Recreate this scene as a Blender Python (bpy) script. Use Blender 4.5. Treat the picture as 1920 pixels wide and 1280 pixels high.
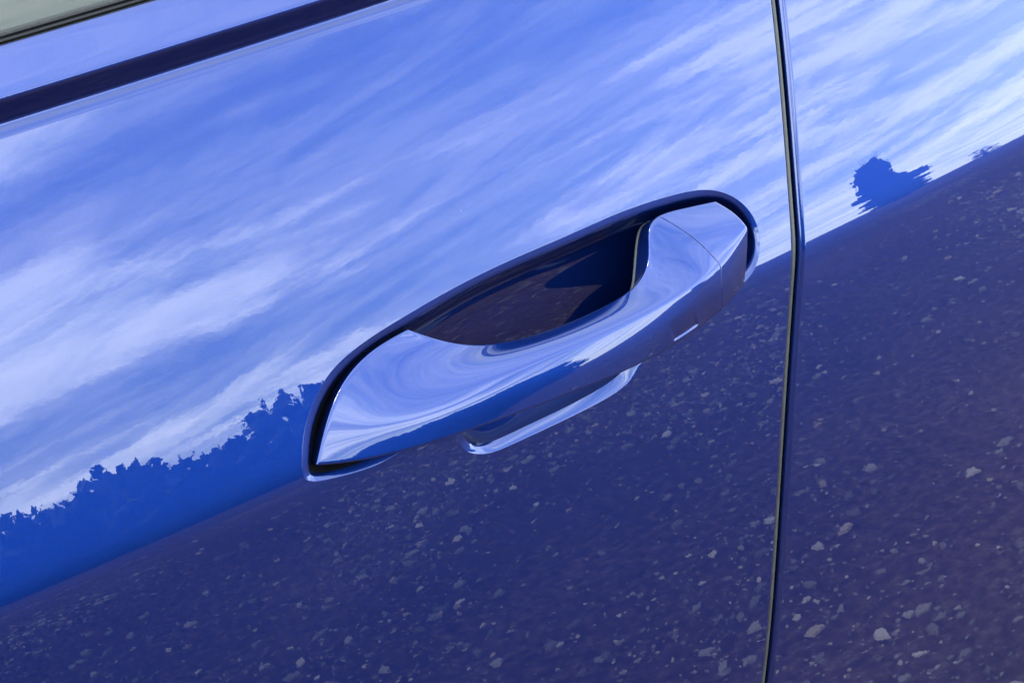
import bpy, math, random
import numpy as np
from mathutils import Vector, Matrix

scene = bpy.context.scene
for o in list(bpy.data.objects):
    bpy.data.objects.remove(o)

# ------------------------------------------------------------------ camera
CAM_LOC = [-0.24321,-0.48928,1.30717]
CAM_RIGHT = [0.85038,-0.510181,-0.128722]
CAM_UP = [0.375584,0.417232,0.827559]
CAM_BACK = [-0.368498,-0.752085,0.546422]
CAM_LENS = 48.75
cam_data = bpy.data.cameras.new('camera'); cam = bpy.data.objects.new('camera', cam_data)
scene.collection.objects.link(cam); scene.camera = cam
cam_data.sensor_width = 36.0; cam_data.lens = CAM_LENS
cam_data.clip_start = 0.02; cam_data.clip_end = 5000
M = Matrix.Identity(4)
for i in range(3):
    M[i][0] = CAM_RIGHT[i]; M[i][1] = CAM_UP[i]; M[i][2] = CAM_BACK[i]; M[i][3] = CAM_LOC[i]
cam.matrix_world = M

# ------------------------------------------------------------------ light
SUN_ELEV = math.radians(45)
SKY_STRENGTH = 0.10
scene.view_settings.view_transform = 'Standard'
scene.view_settings.look = 'None'
scene.view_settings.gamma = 1.0
scene.view_settings.use_curve_mapping = False
scene.view_settings.exposure = 3.62

world = bpy.data.worlds.new('World'); scene.world = world; world.use_nodes = True
class NT:
    """small helper for building node trees"""
    def __init__(s, tree): s.t = tree
    def n(s, typ, ins=None, **kw):
        nd = s.t.nodes.new(typ)
        for k, v in kw.items(): setattr(nd, k, v)
        for k, v in (ins or {}).items():
            sock = nd.inputs[k]
            if hasattr(v, 'is_output') or isinstance(v, bpy.types.NodeSocket): s.t.links.new(v, sock)
            else: sock.default_value = v
        return nd
    def math(s, op, a, b=0.0, clamp=False):
        nd = s.n('ShaderNodeMath', {0: a, 1: b}, operation=op); nd.use_clamp = clamp
        return nd.outputs[0]
    def ramp(s, fac, stops, interp='LINEAR'):
        nd = s.n('ShaderNodeValToRGB', {'Fac': fac}); cr = nd.color_ramp; cr.interpolation = interp
        while len(cr.elements) > 1: cr.elements.remove(cr.elements[-1])
        cr.elements[0].position, cr.elements[0].color = stops[0]
        for p, c in stops[1:]:
            e = cr.elements.new(p); e.color = c
        return nd.outputs['Color']
    def mix(s, fac, a, b, blend='MIX'):
        nd = s.n('ShaderNodeMix', data_type='RGBA', blend_type=blend)
        for i, v in ((0, fac), (6, a), (7, b)):
            if isinstance(v, bpy.types.NodeSocket): s.t.links.new(v, nd.inputs[i])
            else: nd.inputs[i].default_value = v
        return nd.outputs[2]
def g(v): return (v, v, v, 1)

wt = world.node_tree; wt.nodes.clear(); W = NT(wt)
sky = W.n('ShaderNodeTexSky', sky_type='NISHITA', sun_disc=False)
sky.sun_elevation = SUN_ELEV; sky.altitude = 100
sky.air_density = 1.0; sky.dust_density = 0.6; sky.ozone_density = 0.7
# high thin clouds: the view direction is cut by a flat layer, so the streaks close up towards the horizon
tc = W.n('ShaderNodeTexCoord')
sep = W.n('ShaderNodeSeparateXYZ', {0: tc.outputs['Generated']})
zz = W.math('ADD', W.math('MAXIMUM', sep.outputs['Z'], 0.0), 0.10)
px_ = W.math('DIVIDE', sep.outputs['X'], zz); py_ = W.math('DIVIDE', sep.outputs['Y'], zz)
pl = W.n('ShaderNodeCombineXYZ', {0: px_, 1: py_, 2: 0.0})
def cloud(rot, scale, nscale, detail, rough, dist, seed):
    mr = W.n('ShaderNodeMapping', {'Vector': pl.outputs[0], 'Rotation': (0, 0, math.radians(-rot))})
    mp = W.n('ShaderNodeMapping', {'Vector': mr.outputs[0], 'Location': (seed, seed * 1.7, seed * .3), 'Scale': scale})
    return W.n('ShaderNodeTexNoise', {'Vector': mp.outputs[0], 'Scale': nscale, 'Detail': detail, 'Roughness': rough, 'Distortion': dist}, noise_dimensions='3D').outputs[0]
c1 = cloud(10, (0.36, 1.15, 1), 1.5, 10, 0.60, 0.5, 3.1)
c2 = cloud(22, (0.55, 2.0, 1), 2.8, 10, 0.66, 0.7, 7.7)
c3 = cloud(15, (0.4, 0.7, 1), 0.55, 3, 0.5, 0.2, 1.3)
cc = W.math('ADD', W.math('MULTIPLY', c1, 0.55), W.math('ADD', W.math('MULTIPLY', W.math('SUBTRACT', c2, 0.5), W.math('MULTIPLY', W.math('SUBTRACT', 1.15, W.math('MULTIPLY', sep.outputs['Z'], 1.7), clamp=True), 0.31)), 0.125))
cc = W.math('ADD', cc, W.math('ADD', W.math('MULTIPLY', W.math('SUBTRACT', c3, 0.5), 0.50), 0.175))
# more cover low in the sky, where one looks through the layer edge-on
low = W.math('SUBTRACT', 1.0, W.math('MULTIPLY', sep.outputs['Z'], 2.3), clamp=True)
cc = W.math('ADD', cc, W.math('MULTIPLY', low, 0.17))
# a thin bright veil overhead
high = W.math('MULTIPLY', W.math('SUBTRACT', sep.outputs['Z'], 0.50), 2.2, clamp=True)
cc = W.math('ADD', 0.55, W.math('MULTIPLY', W.math('SUBTRACT', cc, 0.55), W.math('SUBTRACT', 1.0, W.math('MULTIPLY', high, 0.75))))
cc = W.math('ADD', cc, W.math('MULTIPLY', high, 0.05))
cov = W.ramp(cc, [(0.53, g(0.11)), (0.60, g(0.33)), (0.66, g(0.76)), (0.75, g(1))], 'EASE')
shade = W.ramp(c2, [(0.38, (6.0, 7.3, 7.6, 1)), (0.60, (10.5, 11.3, 10.9, 1))])
col = W.mix(cov, sky.outputs['Color'], shade)
bg = W.n('ShaderNodeBackground', {'Color': col, 'Strength': SKY_STRENGTH})
wo = W.n('ShaderNodeOutputWorld'); wt.links.new(bg.outputs[0], wo.inputs[0])

sun_data = bpy.data.lights.new('sun', 'SUN'); sun = bpy.data.objects.new('sun', sun_data)
scene.collection.objects.link(sun)
sun_data.energy = 0.8; sun_data.angle = math.radians(12); sun_data.color = (1.0, 0.95, 0.88)
sd = Vector((-0.85, 0.52, 0)).normalized() * math.cos(SUN_ELEV) + Vector((0, 0, math.sin(SUN_ELEV)))
sky.sun_rotation = math.atan2(sd.x, sd.y)
sun.rotation_euler = sd.to_track_quat('Z', 'Y').to_euler(); sun.location = (3, 6, 8)

# ------------------------------------------------------------------ helpers
def material(name):
    m = bpy.data.materials.new(name); m.use_nodes = True
    t = m.node_tree; t.nodes.clear(); N = NT(t)
    p = N.n('ShaderNodeBsdfPrincipled'); o = N.n('ShaderNodeOutputMaterial')
    t.links.new(p.outputs[0], o.inputs[0])
    return m, N, p
def mesh_obj(name, verts, faces, mat, parent=None, smooth=True, normals=None):
    me = bpy.data.meshes.new(name)
    me.from_pydata([tuple(v) for v in np.asarray(verts).tolist()], [], faces)
    me.materials.append(mat)
    if smooth: me.polygons.foreach_set('use_smooth', [True] * len(me.polygons))
    me.update()
    if normals is not None: me.normals_split_custom_set_from_vertices([tuple(v) for v in np.asarray(normals).tolist()])
    o = bpy.data.objects.new(name, me); scene.collection.objects.link(o)
    if parent is not None: o.parent = parent
    return o
def grid_faces(r, c, wrap=False, flip=False):
    f = []
    for i in range(r - 1):
        for j in range(c if wrap else c - 1):
            a, b = i * c + j, i * c + (j + 1) % c
            q = (a, b, b + c, a + c)
            f.append(q[::-1] if flip else q)
    return f
def tag(o, label, cat, group=None):
    o['label'] = label; o['category'] = cat
    if group: o['group'] = group
    return o
def cspline(pts, n, closed=False):
    """uniform cubic (C2) spline through the points"""
    P = np.asarray(pts, float); m = len(P)
    if closed:
        A = np.zeros((m, m))
        for i in range(m): A[i, i] = 4; A[i, (i - 1) % m] += 1; A[i, (i + 1) % m] += 1
        B = np.linalg.solve(A, 6 * P); ctrl = np.vstack([B[-1], B, B[0], B[1]]); seg = m
    else:
        A = np.zeros((m, m)); A[0, 0] = A[-1, -1] = 6
        for i in range(1, m - 1): A[i, i - 1:i + 2] = (1, 4, 1)
        B = np.linalg.solve(A, 6 * P); ctrl = np.vstack([2 * B[0] - B[1], B, 2 * B[-1] - B[-2]]); seg = m - 1
    t = np.linspace(0, seg, n, endpoint=not closed)
    return bs_eval(ctrl, t)
def bs_basis(m, t):
    """rows of uniform cubic B-spline weights over m control points, t in 0..m-3"""
    i = np.minimum(t.astype(int), m - 4); f = t - i
    Bm = np.zeros((len(t), m)); k = np.arange(len(t))
    Bm[k, i] = (1 - f) ** 3 / 6; Bm[k, i + 1] = (3 * f ** 3 - 6 * f ** 2 + 4) / 6
    Bm[k, i + 2] = (-3 * f ** 3 + 3 * f ** 2 + 3 * f + 1) / 6; Bm[k, i + 3] = f ** 3 / 6
    return Bm
def bs_eval(ctrl, t): return bs_basis(len(ctrl), np.asarray(t, float)) @ ctrl

# ------------------------------------------------------------------ materials
def make_paint():
    m, N, p = material('metallic_blue_paint')
    tc = N.n('ShaderNodeTexCoord')
    fl = N.n('ShaderNodeTexNoise', {'Vector': tc.outputs['Object'], 'Scale': 1400.0, 'Detail': 2.0})
    colr = N.ramp(fl.outputs[0], [(0.3, (0.0001, 0.0112, 0.094, 1)), (0.7, (0.0002, 0.0158, 0.124, 1))])
    # sparse specks of dust
    dv = N.n('ShaderNodeTexVoronoi', {'Vector': tc.outputs['Object'], 'Scale': 55.0})
    dsep = N.n('ShaderNodeSeparateColor', {0: dv.outputs['Color']})
    dust = N.math('MULTIPLY', N.math('LESS_THAN', dv.outputs['Distance'], N.math('MULTIPLY', dsep.outputs[1], 0.014)), N.math('GREATER_THAN', dsep.outputs[0], 0.72))
    N.t.links.new(N.mix(dust, colr, (0.10, 0.12, 0.20, 1)), p.inputs['Base Color'])
    N.t.links.new(N.math('SUBTRACT', 0.92, N.math('MULTIPLY', dust, 0.92)), p.inputs['Metallic'])
    p.inputs['Roughness'].default_value = 0.45
    p.inputs['Coat Weight'].default_value = 1.0
    p.inputs['Coat Roughness'].default_value = 0.006
    p.inputs['Coat IOR'].default_value = 1.5
    # orange peel of the lacquer
    op = N.n('ShaderNodeTexNoise', {'Vector': tc.outputs['Object'], 'Scale': 330.0, 'Detail': 1.5, 'Roughness': 0.5})
    op2 = N.n('ShaderNodeTexNoise', {'Vector': tc.outputs['Object'], 'Scale': 90.0, 'Detail': 1.0})
    hh = N.math('ADD', N.math('MULTIPLY', op.outputs[0], 0.4), op2.outputs[0])
    bp = N.n('ShaderNodeBump', {'Height': hh, 'Strength': 0.6, 'Distance': 0.000015})
    N.t.links.new(bp.outputs[0], p.inputs['Coat Normal'])
    return m
PAINT = make_paint()
def simple(name, colour, rough, spec=0.5, metal=0.0, bump=None):
    m, N, p = material(name)
    tc = N.n('ShaderNodeTexCoord')
    ns = N.n('ShaderNodeTexNoise', {'Vector': tc.outputs['Object'], 'Scale': 60.0, 'Detail': 5.0})
    c = np.array(colour)
    N.t.links.new(N.ramp(ns.outputs[0], [(0.3, (*(c * 0.8), 1)), (0.7, (*(c * 1.15), 1))]), p.inputs['Base Color'])
    p.inputs['Roughness'].default_value = rough; p.inputs['Specular IOR Level'].default_value = spec; p.inputs['Metallic'].default_value = metal
    if bump:
        b = N.n('ShaderNodeTexNoise', {'Vector': tc.outputs['Object'], 'Scale': bump[0], 'Detail': 3.0})
        bn = N.n('ShaderNodeBump', {'Height': b.outputs[0], 'Strength': 0.5, 'Distance': bump[1]})
        N.t.links.new(bn.outputs[0], p.inputs['Normal'])
    return m
RUBBER = simple('black_rubber', (0.006, 0.006, 0.007), 0.6, 0.12, bump=(900, 0.0002))
SEAL_GREY = simple('grey_sealing_rubber', (0.030, 0.030, 0.029), 0.5, 0.4, bump=(700, 0.0002))
DARK = simple('gap_backing_black', (0.004, 0.004, 0.008), 0.8, 0.1)  # near-black for the light-blocking sheet added behind the shut line
TRIMGREY = simple('grey_inner_trim', (0.040, 0.036, 0.029), 0.6, 0.3)
BARK = simple('tree_bark', (0.05, 0.038, 0.028), 0.9, 0.2)
def make_glass():
    m, N, p = material('tinted_window_glass')
    N.t.nodes.remove(p)
    fr = N.n('ShaderNodeFresnel', {'IOR': 1.5})
    tr = N.n('ShaderNodeBsdfTransparent', {'Color': (0.76, 0.78, 0.74, 1)}); gl = N.n('ShaderNodeBsdfGlossy', {'Color': (0.97, 0.96, 0.90, 1), 'Roughness': 0.0})
    mx = N.n('ShaderNodeMixShader', {0: fr.outputs[0], 1: tr.outputs[0], 2: gl.outputs[0]})
    N.t.links.new(mx.outputs[0], [n for n in N.t.nodes if n.type == 'OUTPUT_MATERIAL'][0].inputs[0])
    return m
GLASS = make_glass()
def make_leaf(name, a, b):
    m, N, p = material(name)
    oi = N.n('ShaderNodeTexCoord')
    ns = N.n('ShaderNodeTexNoise', {'Vector': oi.outputs['Object'], 'Scale': 1.3, 'Detail': 4.0})
    N.t.links.new(N.ramp(ns.outputs[0], [(0.3, (*a, 1)), (0.7, (*b, 1))]), p.inputs['Base Color'])
    p.inputs['Roughness'].default_value = 0.7; p.inputs['Specular IOR Level'].default_value = 0.2
    return m
LEAF = make_leaf('dark_foliage', (0.008, 0.018, 0.006), (0.020, 0.038, 0.012))
def make_asphalt():
    m, N, p = material('worn_asphalt')
    tc = N.n('ShaderNodeTexCoord')
    big = N.n('ShaderNodeTexNoise', {'Vector': tc.outputs['Object'], 'Scale': 0.9, 'Detail': 5.0, 'Roughness': 0.6})
    mid = N.n('ShaderNodeTexNoise', {'Vector': tc.outputs['Object'], 'Scale': 34.0, 'Detail': 6.0, 'Roughness': 0.72})
    fine = N.n('ShaderNodeTexVoronoi', {'Vector': tc.outputs['Object'], 'Scale': 70.0, 'Randomness': 1.0})
    fac = N.math('ADD', N.math('MULTIPLY', big.outputs[0], 0.35), N.math('MULTIPLY', mid.outputs[0], 0.65))
    base = N.ramp(fac, [(0.38, (0.019, 0.007, 0.009, 1)), (0.47, (0.042, 0.019, 0.022, 1)), (0.55, (0.074, 0.041, 0.044, 1)), (0.64, (0.125, 0.085, 0.085, 1))])
    chip = N.ramp(fine.outputs['Color'], [(0.70, g(0)), (0.78, g(1))])
    edge = N.ramp(fine.outputs['Distance'], [(0.30, g(1)), (0.45, g(0))])
    fac2 = N.math('MULTIPLY', N.math('MULTIPLY', chip, edge), 0.35)
    N.t.links.new(N.mix(fac2, base, (0.12, 0.10, 0.095, 1)), p.inputs['Base Color'])
    p.inputs['Roughness'].default_value = 0.9; p.inputs['Specular IOR Level'].default_value = 0.2
    bn = N.n('ShaderNodeBump', {'Height': mid.outputs[0], 'Strength': 0.6, 'Distance': 0.02})
    N.t.links.new(bn.outputs[0], p.inputs['Normal'])
    return m
ASPHALT = make_asphalt()
def make_stone():
    m, N, p = material('pale_stone_chips')
    gi = N.n('ShaderNodeNewGeometry')
    N.t.links.new(N.ramp(gi.outputs['Random Per Island'], [(0.0, (0.060, 0.047, 0.045, 1)), (0.6, (0.120, 0.102, 0.098, 1)), (0.88, (0.20, 0.178, 0.172, 1)), (0.95, (0.34, 0.31, 0.30, 1)), (1.0, (0.21, 0.145, 0.10, 1))]), p.inputs['Base Color'])
    p.inputs['Roughness'].default_value = 0.8
    return m
STONE = make_stone()

# BASE BEGIN  door skin: x rearwards, u arc length up the skin from the shoulder crease, h outwards
def tilt_deg(u):
    return T0 + CREASE * np.tanh(u / CREASE_W) + np.where(u > 0, CURV_UP, CURV_DN) * u
def _profile():
    us = np.linspace(-0.9, 0.5, 14001)
    t = np.radians(tilt_deg(us)); du = us[1] - us[0]
    y = np.concatenate([[0], np.cumsum((np.sin(t[1:]) + np.sin(t[:-1])) / 2 * du)])
    z = np.concatenate([[0], np.cumsum((np.cos(t[1:]) + np.cos(t[:-1])) / 2 * du)])
    y -= np.interp(0, us, y); z -= np.interp(0, us, z)
    return us, y, z
T0, CREASE, CREASE_W, CURV_UP, CURV_DN, PLAN_R, Z0 = 18.0, 7.0, 0.007, 12.0, 22.0, 6.0, 0.93
_US, _PY, _PZ = _profile()
def skin(x, u, h=0.0):
    x = np.asarray(x, float); u = np.asarray(u, float)
    t = np.radians(tilt_deg(u))
    y = np.interp(u, _US, _PY) + x * x / (2 * PLAN_R); z = np.interp(u, _US, _PZ) + Z0
    sx = x / PLAN_R
    n = np.stack([np.cos(t) * sx, -np.cos(t), np.sin(t)], -1)
    n /= np.linalg.norm(n, axis=-1, keepdims=True)
    return np.stack([x, y, z], -1) + n * np.asarray(h, float)[..., None]
# BASE END

RECESS_OUT = [[-0.11607,-0.00083],[-0.11332,0.00935],[-0.10759,0.01995],[-0.09847,0.03043],[-0.085,0.03972],[-0.06598,0.04563],[-0.04539,0.04904],[-0.02459,0.05178],[-0.00367,0.05362],[0.0174,0.05451],[0.03871,0.05467],[0.06067,0.05503],[0.08301,0.05487],[0.11174,0.05228],[0.13181,0.04699],[0.14393,0.03797],[0.1502,0.02693],[0.15075,0.0156],[0.14652,0.00546],[0.13881,-0.00187],[0.12407,-0.00703],[0.09876,-0.01163],[0.07587,-0.01579],[0.06511,-0.0208],[0.05802,-0.02588],[0.04538,-0.02967],[0.02201,-0.03092],[-0.00291,-0.03091],[-0.02104,-0.03056],[-0.03097,-0.02858],[-0.03802,-0.02408],[-0.04108,-0.01707],[-0.04336,-0.00964],[-0.05684,-0.00695],[-0.07732,-0.01007],[-0.09478,-0.00902],[-0.10986,-0.00589]]
RECESS_IN = [[-0.11132,-0.00012],[-0.10858,0.00763],[-0.10283,0.0177],[-0.09355,0.02776],[-0.08003,0.03615],[-0.0614,0.04183],[-0.04248,0.04386],[-0.02178,0.04645],[-0.00122,0.04821],[0.01962,0.04867],[0.04079,0.04863],[0.0626,0.04878],[0.08517,0.04854],[0.11329,0.04615],[0.13304,0.04122],[0.14258,0.03334],[0.14668,0.0239],[0.14677,0.01501],[0.1433,0.00674],[0.13668,0.00062],[0.1231,-0.00391],[0.09754,-0.00719],[0.07299,-0.01133],[0.06128,-0.01625],[0.05397,-0.02093],[0.04346,-0.02416],[0.02163,-0.02586],[-0.00239,-0.02606],[-0.01999,-0.02601],[-0.02748,-0.02491],[-0.03269,-0.02219],[-0.03555,-0.01644],[-0.03834,-0.0096],[-0.05456,-0.00507],[-0.07599,-0.00643],[-0.09301,-0.0065],[-0.10721,-0.00378]]
RECESS_AXIS = [[-0.05684,-0.00474],[0.10494,-0.01948]]
RAILS = [[[-0.04385,0.04086,-0.009],[-0.04613,0.0427,-0.001],[-0.06507,0.04107,0.0],[-0.07968,0.03522,0.0004],[-0.08935,0.02799,0.0008],[-0.09883,0.01763,0.0011],[-0.10934,0.00201,0.001],[-0.10715,-0.00241,-0.009]],[[-0.03833,0.03057,-0.008],[-0.03782,0.03567,-0.0006],[-0.05681,0.03097,0.0026],[-0.07016,0.02337,0.004],[-0.07772,0.01684,0.0043],[-0.08661,0.00938,0.0044],[-0.09548,-0.0022,0.004],[-0.0919,-0.00548,-0.008]],[[-0.02862,0.0207,-0.006],[-0.02594,0.02716,0.0005],[-0.04242,0.0231,0.0056],[-0.05363,0.01624,0.0081],[-0.06041,0.01074,0.0086],[-0.06817,0.00538,0.0089],[-0.07662,-0.00509,0.0083],[-0.07121,-0.00913,-0.007]],[[-0.01368,0.0136,-0.003],[-0.01187,0.02098,0.0026],[-0.02595,0.01809,0.0089],[-0.03531,0.01236,0.0122],[-0.03999,0.00722,0.013],[-0.04502,0.00224,0.0139],[-0.05063,-0.00632,0.014],[-0.04373,-0.00945,-0.005]],[[0.00923,0.00951,-0.001],[0.00936,0.01707,0.0046],[-0.00215,0.01545,0.0116],[-0.00923,0.01037,0.016],[-0.01087,0.00734,0.0168],[-0.01309,0.00154,0.0179],[-0.01466,-0.00791,0.018],[-0.00758,-0.00985,-0.001]],[[0.03323,0.0078,-0.001],[0.03256,0.016,0.006],[0.02412,0.01352,0.013],[0.0194,0.00879,0.0182],[0.01881,0.00661,0.0187],[0.0182,-0.00043,0.0196],[0.01981,-0.00962,0.0193],[0.02707,-0.01016,0.0]],[[0.05492,0.00916,-0.002],[0.05444,0.01671,0.0065],[0.04845,0.01307,0.0132],[0.04523,0.00818,0.019],[0.04513,0.00606,0.0192],[0.04597,-0.00148,0.0196],[0.0492,-0.01135,0.0187],[0.05565,-0.0107,0.0]],[[0.06996,0.01227,-0.004],[0.07049,0.01932,0.0065],[0.0677,0.01316,0.0128],[0.06775,0.00869,0.0185],[0.06836,0.0065,0.0186],[0.06997,-0.00131,0.0184],[0.0739,-0.01098,0.0166],[0.08186,-0.01045,-0.002]],[[0.07641,0.0241,-0.007],[0.08192,0.02778,0.006],[0.0851,0.01576,0.0125],[0.08629,0.00984,0.018],[0.08649,0.00797,0.018],[0.08657,-0.00015,0.0172],[0.08991,-0.01019,0.0144],[0.09829,-0.01185,-0.004]],[[0.08588,0.03915,-0.009],[0.0856,0.04211,0.005],[0.09434,0.02338,0.0115],[0.10096,0.01102,0.0165],[0.10089,0.00919,0.0165],[0.09954,0.00113,0.0151],[0.10046,-0.00881,0.012],[0.10872,-0.01061,-0.006]],[[0.09134,0.04539,-0.009],[0.09335,0.04769,0.004],[0.10706,0.03122,0.0105],[0.11291,0.01309,0.015],[0.11286,0.01146,0.0151],[0.10992,0.00186,0.0142],[0.10878,-0.0074,0.0118],[0.11833,-0.01024,-0.007]],[[0.11822,0.04061,-0.009],[0.11175,0.04465,0.003],[0.1214,0.03243,0.009],[0.12585,0.01806,0.013],[0.12589,0.01662,0.0131],[0.1222,0.0057,0.0122],[0.12037,-0.00402,0.01],[0.128,-0.00642,-0.007]],[[0.13625,0.03775,-0.009],[0.13054,0.04126,0.002],[0.13649,0.03298,0.0065],[0.13878,0.02416,0.01],[0.13849,0.02255,0.01],[0.13376,0.01013,0.0093],[0.1285,-0.00179,0.0076],[0.13585,-0.00327,-0.007]]]
GAP = [[0.10949,-0.25686],[0.13897,-0.12754],[0.14786,-0.0904],[0.16418,-0.02604],[0.16879,-0.00928],[0.17261,0.00283],[0.17604,0.01403],[0.18399,0.04158],[0.19212,0.071],[0.2069,0.1242]]
TRIM = [[0.17953,0.0],[0.182,-0.0002],[0.18347,-0.00055],[0.18473,-0.0008],[0.18593,-0.0006],[0.18683,0.0004],[0.18839,0.0025],[0.19023,0.0054],[0.19189,0.008],[0.19293,0.0092],[0.19388,0.0096],[0.1949,0.0095],[0.19657,0.009],[0.1991,0.0082],[0.20335,0.0068],[0.20762,0.0054],[0.21104,0.0043],[0.21362,0.0035],[0.21492,0.003]]
SEAL = [[0.21551,0.002],[0.21566,0.0034],[0.21616,0.004],[0.21688,0.0034],[0.21751,0.0022],[0.21803,0.0016],[0.21825,0.0026],[0.21893,0.0022],[0.21996,0.0]]
GLASS_P = [[0.2186,-0.0015],[0.2339,-0.004],[0.29984,-0.016],[0.47,-0.03]]


# ------------------------------------------------------------------ the ground
gs = np.array([(-900, -900, 0), (900, -900, 0), (900, 900, 0), (-900, 900, 0)], float)
ground = mesh_obj('ground', gs, [(0, 1, 2, 3)], ASPHALT, smooth=False); ground['kind'] = 'structure'

# ------------------------------------------------------------------ the car
car = bpy.data.objects.new('car', None); scene.collection.objects.link(car); car.location = (0, 0, 0)
tag(car, 'glossy metallic blue car, its front door handle filling the picture', 'car')

GAPQ = np.array(GAP)
gap_poly = np.polyfit(GAPQ[:, 1], GAPQ[:, 0], 4)
def gap_x(u):
    u = np.asarray(u, float); uc = np.clip(u, -0.30, 0.14)
    s = 1e-3
    d = (np.polyval(gap_poly, uc + s) - np.polyval(gap_poly, uc - s)) / (2 * s)
    return np.polyval(gap_poly, uc) + d * (u - uc)
GASKET_X = -0.045
U_BOT, X_LEFT, X_RIGHT = -0.62, -0.55, 1.15
U_TOP = TRIM[0][0]
GAP_L, GAP_R = 0.0050, 0.0053      # half widths of the shut line

def normals_of(fn, a, b, s=2e-5):
    da = fn(a + s, b) - fn(a - s, b); db = fn(a, b + s) - fn(a, b - s)
    n = np.cross(da, db); return n / np.linalg.norm(n, axis=-1, keepdims=True)

# --- front door skin: rings running from its outer edge in to the lip of the handle recess, then down into the cup
def front_door():
    NA = 1100
    O = cspline(RECESS_OUT, 4000, True); I = cspline(RECESS_IN, 4000, True)
    # even spacing along the outer outline
    L = np.concatenate([[0], np.cumsum(np.linalg.norm(np.diff(np.vstack([O, O[:1]]), axis=0), axis=1))])
    tt = np.linspace(0, L[-1], NA, endpoint=False)
    idx = np.interp(tt, L, np.arange(4001)) % 4000
    def samp(A):
        i0 = idx.astype(int) % 4000; f = (idx - idx.astype(int))[:, None]
        return A[i0] * (1 - f) + A[(i0 + 1) % 4000] * f
    O, I = samp(O), samp(I)
    ax = np.array(RECESS_AXIS); d = ax[1] - ax[0]
    tpar = np.clip(((I - ax[0]) @ d) / (d @ d), 0, 1)
    AXP = ax[0] + tpar[:, None] * d
    # outer rectangle: by angle in a frame squashed along the handle
    c = O.mean(0); e = d / np.linalg.norm(d); f = np.array([-e[1], e[0]])
    lo, hi = U_BOT, U_TOP
    def boundary():
        n1 = 400
        us = np.linspace(lo, hi, n1)
        right = np.stack([gap_x(us) - GAP_L, us], -1)
        xs = np.linspace(gap_x(hi) - GAP_L, X_LEFT, n1); top = np.stack([xs, np.full(n1, hi)], -1)
        left = np.stack([np.full(n1, X_LEFT), us[::-1]], -1)
        xs = np.linspace(X_LEFT, gap_x(lo) - GAP_L, n1); bot = np.stack([xs, np.full(n1, lo)], -1)
        return right, top, left, bot
    sides = boundary()
    B = np.vstack([s[:-1] for s in sides])
    def ang(P, k): q = P - c; return np.unwrap(np.arctan2(q @ f * k, q @ e))
    ao = ang(O, 2.6); ab = ang(B, 1.3)
    if ao[-1] < ao[0]:      # make both run anticlockwise
        O, I, AXP, ao = O[::-1], I[::-1], AXP[::-1], ang(O[::-1], 2.6)
    ao = np.maximum.accumulate(ao)
    ab0 = ab - 2 * math.pi * np.round((ab[0] - ao[0]) / (2 * math.pi))
    abx = np.concatenate([ab0 - 2 * math.pi, ab0, ab0 + 2 * math.pi]); Bx = np.vstack([B, B, B])
    order = np.argsort(abx, kind='stable'); abx, Bx = abx[order], Bx[order]
    R = np.stack([np.interp(ao, abx, Bx[:, k]) for k in (0, 1)], -1)
    # keep the four corners sharp: move the nearest sample onto each corner
    for s in sides:
        j = np.argmin(np.linalg.norm(R - s[0], axis=1)); R[j] = s[0]
    rings = []   # (points, h, slope info) from outside inwards
    NR = 170
    ks = np.linspace(0, 1, NR) ** 0.62       # packed towards the recess
    for k in ks: rings.append((R * (1 - k) + O * k, np.zeros(NA)))
    n_skin = len(rings)
    io = (I - O); io = io / np.linalg.norm(io, axis=1, keepdims=True)
    wl = np.clip((io[:, 1] - 0.25) / 0.4, 0, 1); wl = wl * wl * (3 - 2 * wl)      # lower lip: a flatter, steeper chamfer
    kern = np.hanning(61); kern /= kern.sum(); wl = np.convolve(np.concatenate([wl[-30:], wl, wl[:30]]), kern, 'valid')
    LIPD = -0.0025; HL = -0.005 * (1 - wl) + LIPD * wl
    for k in 1 - np.linspace(1, 0, 30)[1:] ** 1.4:      # rolled lip: quarter round from skin to 5 mm deep
        a = k * math.pi / 2
        rnd_ = (O + (I - O) * k, -0.0013 * k - 0.0037 * k ** 6)
        flat = (O + (I - O) * k, LIPD * k ** 1.1)
        rings.append((rnd_[0] * (1 - wl[:, None]) + flat[0] * wl[:, None], rnd_[1] * (1 - wl) + flat[1] * wl))
    n_lip = len(rings)
    for k in np.linspace(0, 1, 40)[1:]:      # cup: steep at the lip, then a long slope down to the line behind the grip
        rings.append((I + (AXP - I) * k, HL - 0.007 * (1 - 0.8 * wl) * (1 - math.exp(-k / 0.05)) - 0.022 * math.sin(k * math.pi / 2) ** 0.9))
    Q = np.array([q for q, h in rings]); Hh = np.array([h for q, h in rings])
    V = skin(Q[..., 0], Q[..., 1], Hh)
    nr = len(rings)
    # shading normals: exact on the skin, from the mesh inside
    da = np.roll(V, -1, 1) - np.roll(V, 1, 1); db = np.zeros_like(V)
    db[1:-1] = V[2:] - V[:-2]; db[0] = V[1] - V[0]; db[-1] = V[-1] - V[-2]
    Nn = np.cross(da, db); Nn /= np.maximum(np.linalg.norm(Nn, axis=-1, keepdims=True), 1e-12)
    ns = normals_of(lambda a, b: skin(a, b, np.zeros_like(a)), Q[:n_skin, :, 0], Q[:n_skin, :, 1])
    if (Nn[10] * ns[10]).sum() < 0: Nn = -Nn
    Nn[:n_skin] = ns
    Nn[-4:] = Nn[-5]
    fl = grid_faces(nr, NA, wrap=True)
    # face orientation
    a, b, c_, d_ = fl[NA * 5]; Vf = V.reshape(-1, 3)
    fn = np.cross(Vf[b] - Vf[a], Vf[d_] - Vf[a])
    if fn[1] > 0: fl = [q[::-1] for q in fl]
    n_out = (n_lip - 1) * NA
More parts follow.
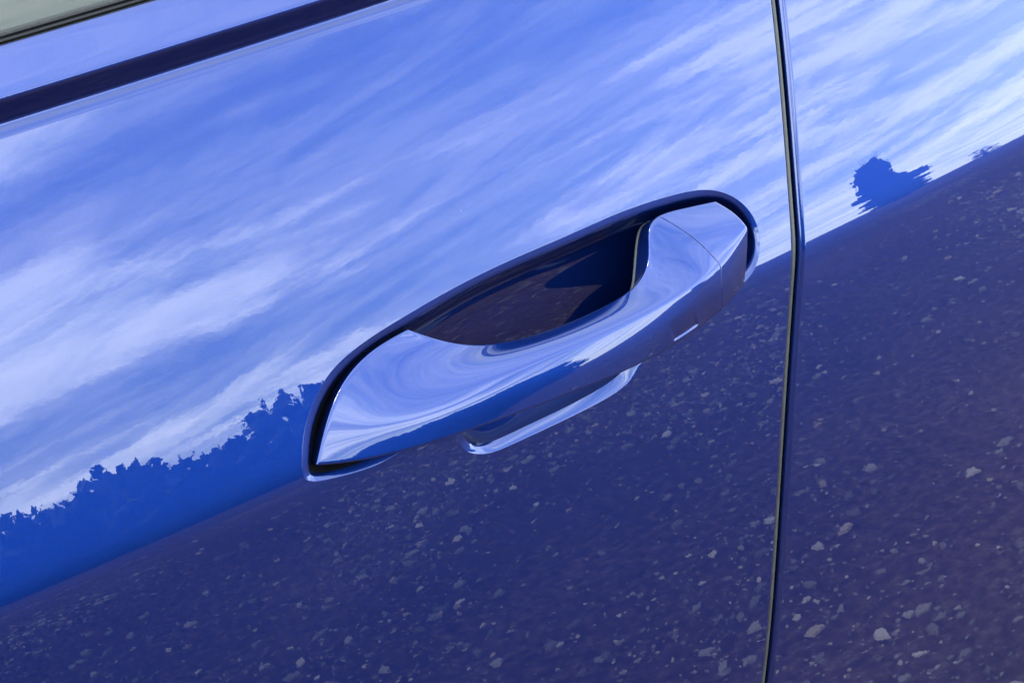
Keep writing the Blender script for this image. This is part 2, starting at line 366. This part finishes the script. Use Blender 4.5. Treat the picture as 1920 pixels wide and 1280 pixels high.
    door = mesh_obj('front_door', Vf[: n_lip * NA], fl[: n_out], PAINT, car, normals=Nn.reshape(-1, 3)[: n_lip * NA])
    cup_v = Vf[(n_lip - 1) * NA:]; cup_f = [tuple(i - (n_lip - 1) * NA for i in q) for q in fl[n_out:]]
    cup = mesh_obj('handle_recess', cup_v, cup_f, PAINT, door, normals=Nn.reshape(-1, 3)[(n_lip - 1) * NA:])
    cup['label'] = 'deep blue finger cup pressed into the door behind the handle'
    # black rubber lining round the front foot of the handle
    sel = np.where(I[:, 0] < GASKET_X)[0]
    br = np.where(np.diff(sel) > 1)[0]
    if len(br): sel = np.concatenate([sel[br[0] + 1:], sel[:br[0] + 1]])
    gr = []
    for k in np.linspace(0.0, 0.55, 10):
        q = I[sel] + (AXP[sel] - I[sel]) * k
        gr.append(skin(q[:, 0], q[:, 1], HL[sel] - 0.007 * (1 - 0.8 * wl[sel]) * (1 - math.exp(-k / 0.05)) - 0.022 * math.sin(k * math.pi / 2) ** 0.9 + 0.0006 * min(1, k * 20)))
    mesh_obj('rubber_lining', np.array(gr).reshape(-1, 3), grid_faces(10, len(sel)), RUBBER, door)
    # hem: the skin folds over its outer edge
    n1 = 260
    us = np.linspace(lo, hi, n1)
    def hem(name, q, out):
        rows = []
        r_ = 0.0012
        for k in range(9):
            a = k / 8 * math.pi / 2
            rows.append(skin(q[:, 0] + out[0] * r_ * math.sin(a), q[:, 1] + out[1] * r_ * math.sin(a), np.full(len(q), -r_ * (1 - math.cos(a)))))
        rows.append(skin(q[:, 0] + out[0] * r_, q[:, 1] + out[1] * r_, np.full(len(q), -0.016)))
        v = np.array(rows).reshape(-1, 3)
        return mesh_obj(name, v, grid_faces(len(rows), len(q)), PAINT, door)
    hem('door_edge', np.stack([gap_x(us) - GAP_L, us], -1), (1, 0))
    return door
front = front_door()

# --- rear door skin
def rear_door():
    nu, nx = 420, 160
    us = np.linspace(U_BOT, U_TOP, nu)
    x0 = gap_x(us) + GAP_R
    rows, nor = [], []
    r_ = 0.0036
    fn = lambda a, b: skin(a, b, np.zeros_like(a))
    for k in (10,):
        rows.append(skin(x0 - r_, us, np.full(nu, -0.018))); nor.append(np.tile((-1.0, 0, 0), (nu, 1)))
    n0 = normals_of(fn, x0, us)
    for k in range(9):
        a = (1 - k / 8) * math.pi / 2
        rows.append(skin(x0 - r_ * math.sin(a), us, np.full(nu, -r_ * (1 - math.cos(a)))))
        nn = n0 * math.cos(a) + np.array((-1.0, 0, 0)) * math.sin(a); nor.append(nn / np.linalg.norm(nn, axis=1, keepdims=True))
    for k in np.linspace(0, 1, nx)[1:] ** 1.5:
        xx = x0 + (X_RIGHT - x0) * k
        rows.append(fn(xx, us)); nor.append(normals_of(fn, xx, us))
    v = np.array(rows).reshape(-1, 3)
    return mesh_obj('rear_door', v, grid_faces(len(rows), nu, flip=True), PAINT, car, normals=np.array(nor).reshape(-1, 3))
rear = rear_door()

# --- the rest of the body behind the doors, so that the ground beside them is shaded as by a car
def body_shell():
    sec = [(0.10, 0.28), (0.10, 0.62), (0.13, 1.02), (0.34, 1.40), (0.60, 1.47), (1.25, 1.47), (1.50, 1.40), (1.72, 1.02), (1.76, 0.62), (1.74, 0.28)]
    rows = []
    for x, lo_, roof in ((-2.1, 0.9, 0.35), (-1.6, 1.0, 0.42), (-0.8, 1.0, 0.5), (-0.3, 1.0, 0.97), (0.4, 1.0, 1.0), (1.3, 1.0, 0.98), (1.9, 1.0, 0.75), (2.2, 0.92, 0.4)):
        for y, z in sec:
            zz = z if z < 1.03 else 1.02 + (z - 1.02) * max(0.0, (roof - 0.4) / 0.6)
            rows.append((x, 0.93 + (y - 0.93) * lo_, 0.28 + (zz - 0.28) * lo_))
    n = len(sec); f = grid_faces(8, n, wrap=True) + [tuple(range(n)), tuple(range(7 * n, 8 * n))]
    return mesh_obj('body_shell', np.array(rows), f, PAINT, car, smooth=False)
body_shell()
# --- strips that run along the car: pressed window ledge, seal, glass
def sweep(name, prof, x0, x1, mat, parent, fine=1, n=80, close=False, thick=0):
    pr = np.array(prof)
    if fine > 1: pr = cspline(pr, (len(pr) - 1) * fine + 1)
    if thick:
        pr = np.vstack([pr, pr[::-1] - np.array((0, thick))])
        pr = np.vstack([pr, pr[:1]])
    rows = []
    for q in pr:
        a = x0(q[0]) if callable(x0) else x0; b = x1(q[0]) if callable(x1) else x1
        xs = np.linspace(a, b, n); rows.append(skin(xs, np.full(n, q[0]), np.full(n, q[1])))
    v = np.array(rows)
    f = grid_faces(len(rows), n)
    return mesh_obj(name, v.reshape(-1, 3), f, mat, parent)
for door, xa, xb in ((front, X_LEFT, lambda u: float(gap_x(u)) - GAP_L), (rear, lambda u: float(gap_x(u)) + GAP_R, X_RIGHT)):
    sweep('window_ledge', TRIM, xa, xb, PAINT, door, fine=6)
    sl = sweep('window_seal', SEAL, xa, xb, RUBBER, door, fine=6)
    sweep('window_glass', GLASS_P, xa, xb, GLASS, door, fine=2, thick=0.0035)
    sweep('inner_door_trim', [(GLASS_P[0][0] - 0.005, -0.03), (GLASS_P[0][0] + 0.03, -0.034), (GLASS_P[-1][0] + 0.004, -0.05)], xa, xb, TRIMGREY, door, fine=3)

# --- shut line: grey seal lying in it, black sheet added behind to block light
def gap_strip(name, prof, mat, n=300):
    us = np.linspace(U_BOT, GLASS_P[0][0], n); rows = []
    for dx, h in prof: rows.append(skin(gap_x(us) + dx, us, np.full(n, h)))
    return mesh_obj(name, np.array(rows).reshape(-1, 3), grid_faces(len(rows), n, flip=True), mat, car)
th = np.linspace(-0.15 * math.pi, 1.15 * math.pi, 14)
gap_strip('door_seal', [(-0.0016 - 0.0019 * math.cos(a), -0.0040 + 0.0028 * math.sin(a)) for a in th], SEAL_GREY)
gap_strip('gap_backing', [(-0.03, -0.014), (0.03, -0.014)], DARK)

# --- door handle: lofted through cross sections
def handle():
    st = np.array(RAILS)                       # station, rail, (x, u, h)
    n_s = len(st)
    # rails: edges carried twice so that they stay crisp
    order = [0, 0, 1, 1, 2, 3, 4, 5, 6, 6, 7, 7]
    st3 = skin(st[..., 0], st[..., 1], st[..., 2])
    first = st.copy()[0]; first[:, 2] = np.minimum(first[:, 2], -0.009)
    last = st.copy()[-1]; last[:, 2] = -0.010
    s_first = skin(first[:, 0], first[:, 1], first[:, 2]); s_last = skin(last[:, 0], last[:, 1], last[:, 2])
    ctrl = np.concatenate([[s_first, s_first, s_first], [st3[0]], st3, [st3[-1]], [s_last, s_last, s_last]])
    ctrl = ctrl[:, order]                      # stations x rails x 3
    off = 3                                    # control index of station i is i + 4 ; B-spline parameter t = index - 1
    ns, nr = len(ctrl), ctrl.shape[1]
    t_split = (10 + 4) - 1.0
    def surf(ts, vs):
        A = bs_basis(ns, ts); Bv = bs_basis(nr, vs)
        return np.einsum('as,srk,br->abk', A, ctrl, Bv)
    vs = np.linspace(0, nr - 3, 190)
    def part(name, ts, parent, roll_end=None):
        P = surf(ts, vs)
        da = np.gradient(P, axis=0); db = np.gradient(P, axis=1)
        Nn = np.cross(da, db); Nn /= np.maximum(np.linalg.norm(Nn, axis=-1, keepdims=True), 1e-12)
        cen = P.mean(1, keepdims=True)
        if ((P - cen) * Nn).sum() < 0: Nn = -Nn
        if sensor and name == 'door_handle': sensor(P, Nn, ts)
        if roll_end is not None:               # turn the cut edge inwards
            i = roll_end
            rows = []
            for k, (dd, inn) in enumerate(((0.00018, 0.0001), (0.0003, 0.0004), (0.0003, 0.003))):
                dirn = P[i] - P[i - 1 if i == -1 else i + 1]; dirn /= np.maximum(np.linalg.norm(dirn, axis=1, keepdims=True), 1e-9)
                rows.append(P[i] + dirn * dd - Nn[i] * inn)
            P = np.concatenate([P, rows]) if i == -1 else np.concatenate([rows[::-1], P])
        r, c, _ = P.shape
        f = grid_faces(r, c)
        v = P.reshape(-1, 3)
        k = (r // 2) * (c - 1) + c // 2; a, b, c2, d2 = f[k]
        fnv = np.cross(v[b] - v[a], v[d2] - v[a])
        if fnv[1] > 0: f = [q[::-1] for q in f]
        # close the back between first and last rail
        return mesh_obj(name, v, f, PAINT, parent)
    def sensor(P, Nn, ts):
        a, b = SENSOR[0], SENSOR[1]            # t range, v range of the shallow touch pad
        T, Vv = np.meshgrid(ts, vs, indexing='ij')
        def edge(x, lo, hi, w): return 1 / (1 + np.exp(-(x - lo) / w)) * 1 / (1 + np.exp((x - hi) / w))
        m = edge(T, a[0], a[1], 0.03) * edge(Vv, b[0], b[1], 0.016)
        P -= Nn * (m * 0.0007 * np.clip((Vv - b[0]) / (b[1] - b[0]), 0, 1) ** 1.2)[..., None]
    body = part('door_handle', np.linspace(0, t_split - 0.024, 640), car, -1)
    cap = part('lock_cover', np.linspace(t_split + 0.024, ns - 3 - 1e-6, 220), body, 0)
    cap['label'] = 'blue lock cover closing the rear end of the door handle'
    # gasket where the rear foot of the handle enters the cup
    ts = np.linspace(7 + 3 - 0.6, 10 + 3, 40)
    Pg = surf(ts, np.array([0.0]))[:, 0]
    rows = []
    for k in range(7):
        a = k / 6 * 2 * math.pi
        rows.append(Pg + np.array((math.cos(a) * 0.0009, math.sin(a) * 0.0009, 0)))
    mesh_obj('gasket', np.array(rows).reshape(-1, 3), grid_faces(7, len(ts)), SEAL_GREY, body)
    return body
SENSOR = [(8 + 3 - 0.78, 8 + 3 + 0.28), (5.75, 6.9)]
hnd = handle()

# ------------------------------------------------------------------ trees across the street (seen in the paint)
CX, CY = 0.0, -0.5
def polar(az, dist):
    a = math.radians(az); return CX + dist * math.sin(a), CY - dist * math.cos(a)
def tree_meshes(seed, h, w, n_leaf):
    rnd = np.random.RandomState(seed)
    # trunk with limbs
    tv, tf = [], []
    def limb(p0, p1, r0, r1, k=7):
        b = len(tv); d = np.subtract(p1, p0); d = d / np.linalg.norm(d)
        s = np.cross(d, (0.3, 0.9, 0.1)); s /= np.linalg.norm(s); q = np.cross(d, s)
        for p, r in ((p0, r0), (p1, r1)):
            for i in range(k):
                a = 2 * math.pi * i / k; tv.append(np.add(p, s * r * math.cos(a) + q * r * math.sin(a)))
        for i in range(k): tf.append((b + i, b + (i + 1) % k, b + k + (i + 1) % k, b + k + i))
    limb((0, 0, 0), (0.05 * w, 0, h * 0.35), 0.035 * h, 0.022 * h); limb((0.05 * w, 0, h * 0.35), (0, 0.03 * w, h * 0.8), 0.022 * h, 0.006 * h)
    clumps = []
    for i in range(26):
        a = rnd.uniform(0, 2 * math.pi); z = rnd.uniform(0.06, 0.96); rad = w * 0.5 * math.sqrt(max(0.05, 1 - abs((z - 0.45) / 0.58) ** 2.2)) * rnd.uniform(0.45, 0.95)
        c = np.array((math.cos(a) * rad, math.sin(a) * rad, h * z)); clumps.append((c, rnd.uniform(0.14, 0.27) * w))
        if i % 3 == 0: limb((0.03 * w, 0, h * max(0.2, z - 0.25)), tuple(c), 0.009 * h, 0.003 * h, 5)
    for z in (0.14, 0.3, 0.45, 0.6, 0.72): clumps.append((np.array((0, 0, h * z)), (0.46 if z < 0.5 else 0.36) * w))
    lv = []
    per = n_leaf // len(clumps)
    for c, r in clumps:
        d = rnd.normal(size=(per, 3)); d /= np.linalg.norm(d, axis=1, keepdims=True)
        p = c + d * r * rnd.uniform(0.3, 1.05, (per, 1)) ** 0.6 * np.array((1, 1, 0.85))
        p[:, 2] = np.maximum(p[:, 2], 0.1)
        u = rnd.normal(size=(per, 3)); u /= np.linalg.norm(u, axis=1, keepdims=True)
        v = np.cross(u, rnd.normal(size=(per, 3))); v /= np.linalg.norm(v, axis=1, keepdims=True)
        s = rnd.uniform(0.12, 0.24, (per, 1)) * (h / 7)
        lv.append(np.stack([p - u * s, p + v * s * 0.6, p + u * s, p - v * s * 0.6], 1))
    lv = np.concatenate(lv).reshape(-1, 3); n = len(lv) // 4
    lf = np.arange(n * 4).reshape(n, 4).tolist()
    return (np.array(tv), tf), (lv, lf)
def build_tree(name, seed, h, w, loc, label, group=None, n_leaf=16000):
    (tv, tf), (lv, lf) = tree_meshes(seed, h, w, n_leaf)
    root = bpy.data.objects.new(name, None); scene.collection.objects.link(root); root.location = (*loc, 0)
    tag(root, label, 'tree', group)
    mesh_obj('trunk', tv, tf, BARK, root); mesh_obj('crown', lv, lf, LEAF, root, smooth=False)
    return root
rnd = random.Random(5)
protos = []
az = -40.0; k = 0
while az < 16:
    dist = rnd.uniform(19.4, 20.4); h = (6.5 - 0.012 * max(-12.0, az)) * rnd.uniform(0.97, 1.04); w = 4.4 * rnd.uniform(0.85, 1.1)
    lab = 'dark leafy tree in the row mirrored in the front door paint'
    loc = polar(az, dist)
    if k < 5:
        r_ = build_tree('street_tree', 11 + k, h, w, loc, lab, 'trees mirrored in the door paint'); protos.append((r_, h))
    else:
        src, hs = protos[k % 5]
        r_ = src.copy(); scene.collection.objects.link(r_); r_.location = (*loc, 0); s = h / hs
        r_.scale = (s, s, s); r_.rotation_euler = (0, 0, rnd.uniform(0, 6.28))
        for ch in src.children:
            cp = ch.copy(); scene.collection.objects.link(cp); cp.parent = r_
    k += 1; az += math.degrees(w * 0.30 / dist)
build_tree('round_tree', 3, 7.1, 1.9, polar(43.5, 30), 'lone round tree mirrored in the rear door beside the shut line', n_leaf=24000)
build_tree('small_tree', 79, 4.4, 1.2, polar(48.0, 38), 'tiny thin tree on the horizon mirrored far right in the rear door', n_leaf=500)

# ------------------------------------------------------------------ stone chips in the asphalt
def stones():
    rs = np.random.RandomState(9)
    vs, fs = [], []
    N = 80000
    x = -1.0 + 5.2 * rs.uniform(0, 1, N) ** 1.3; y = -0.2 - 4.8 * rs.uniform(0, 1, N) ** 1.45
    clump = np.sin(x * 1.7 + 1.3 * np.sin(y * 1.1)) * np.sin(y * 2.1 + x * 0.6) + 0.5 * np.sin(5.1 * x + 3 * y)
    keep = rs.uniform(0, 1, N) < 0.16 + 0.84 * np.clip(clump + 0.35, 0, 1) ** 1.5
    keep &= ~((x < 0.50) & (y > -0.95) & (rs.uniform(0, 1, N) < 0.985))
    x, y = x[keep], y[keep]; N = len(x)
    size = 0.0031 * (1 + rs.pareto(2.15, N)); size = np.minimum(size, 0.019)
    for i in range(N):
        k = rs.randint(5, 8); a0 = rs.uniform(0, 6.28); b = len(vs)
        ar = 1 + 0.35 * rs.uniform(); rot = rs.uniform(0, 6.28); c, s = math.cos(rot), math.sin(rot); hh = min(0.006, size[i] * 0.35)
        for lev, sc, z in ((0, 1.0, -0.001), (1, 0.78, hh)):
            for j in range(k):
                rr = size[i] * sc * (0.60 + 0.62 * ((j * 37 + i * 13) % 11) / 11.0); a = a0 + 6.2832 * j / k
                px, py = rr * math.cos(a) * ar, rr * math.sin(a) / ar
                vs.append((x[i] + c * px - s * py, y[i] + s * px + c * py, z))
        for j in range(k): fs.append((b + j, b + (j + 1) % k, b + k + (j + 1) % k, b + k + j))
        fs.append(tuple(b + k + j for j in range(k)))
    o = mesh_obj('stone_chips', np.array(vs), fs, STONE, smooth=False)
    o['kind'] = 'stuff'; tag(o, 'pale stone chips strewn over the dark asphalt', 'gravel')
stones()
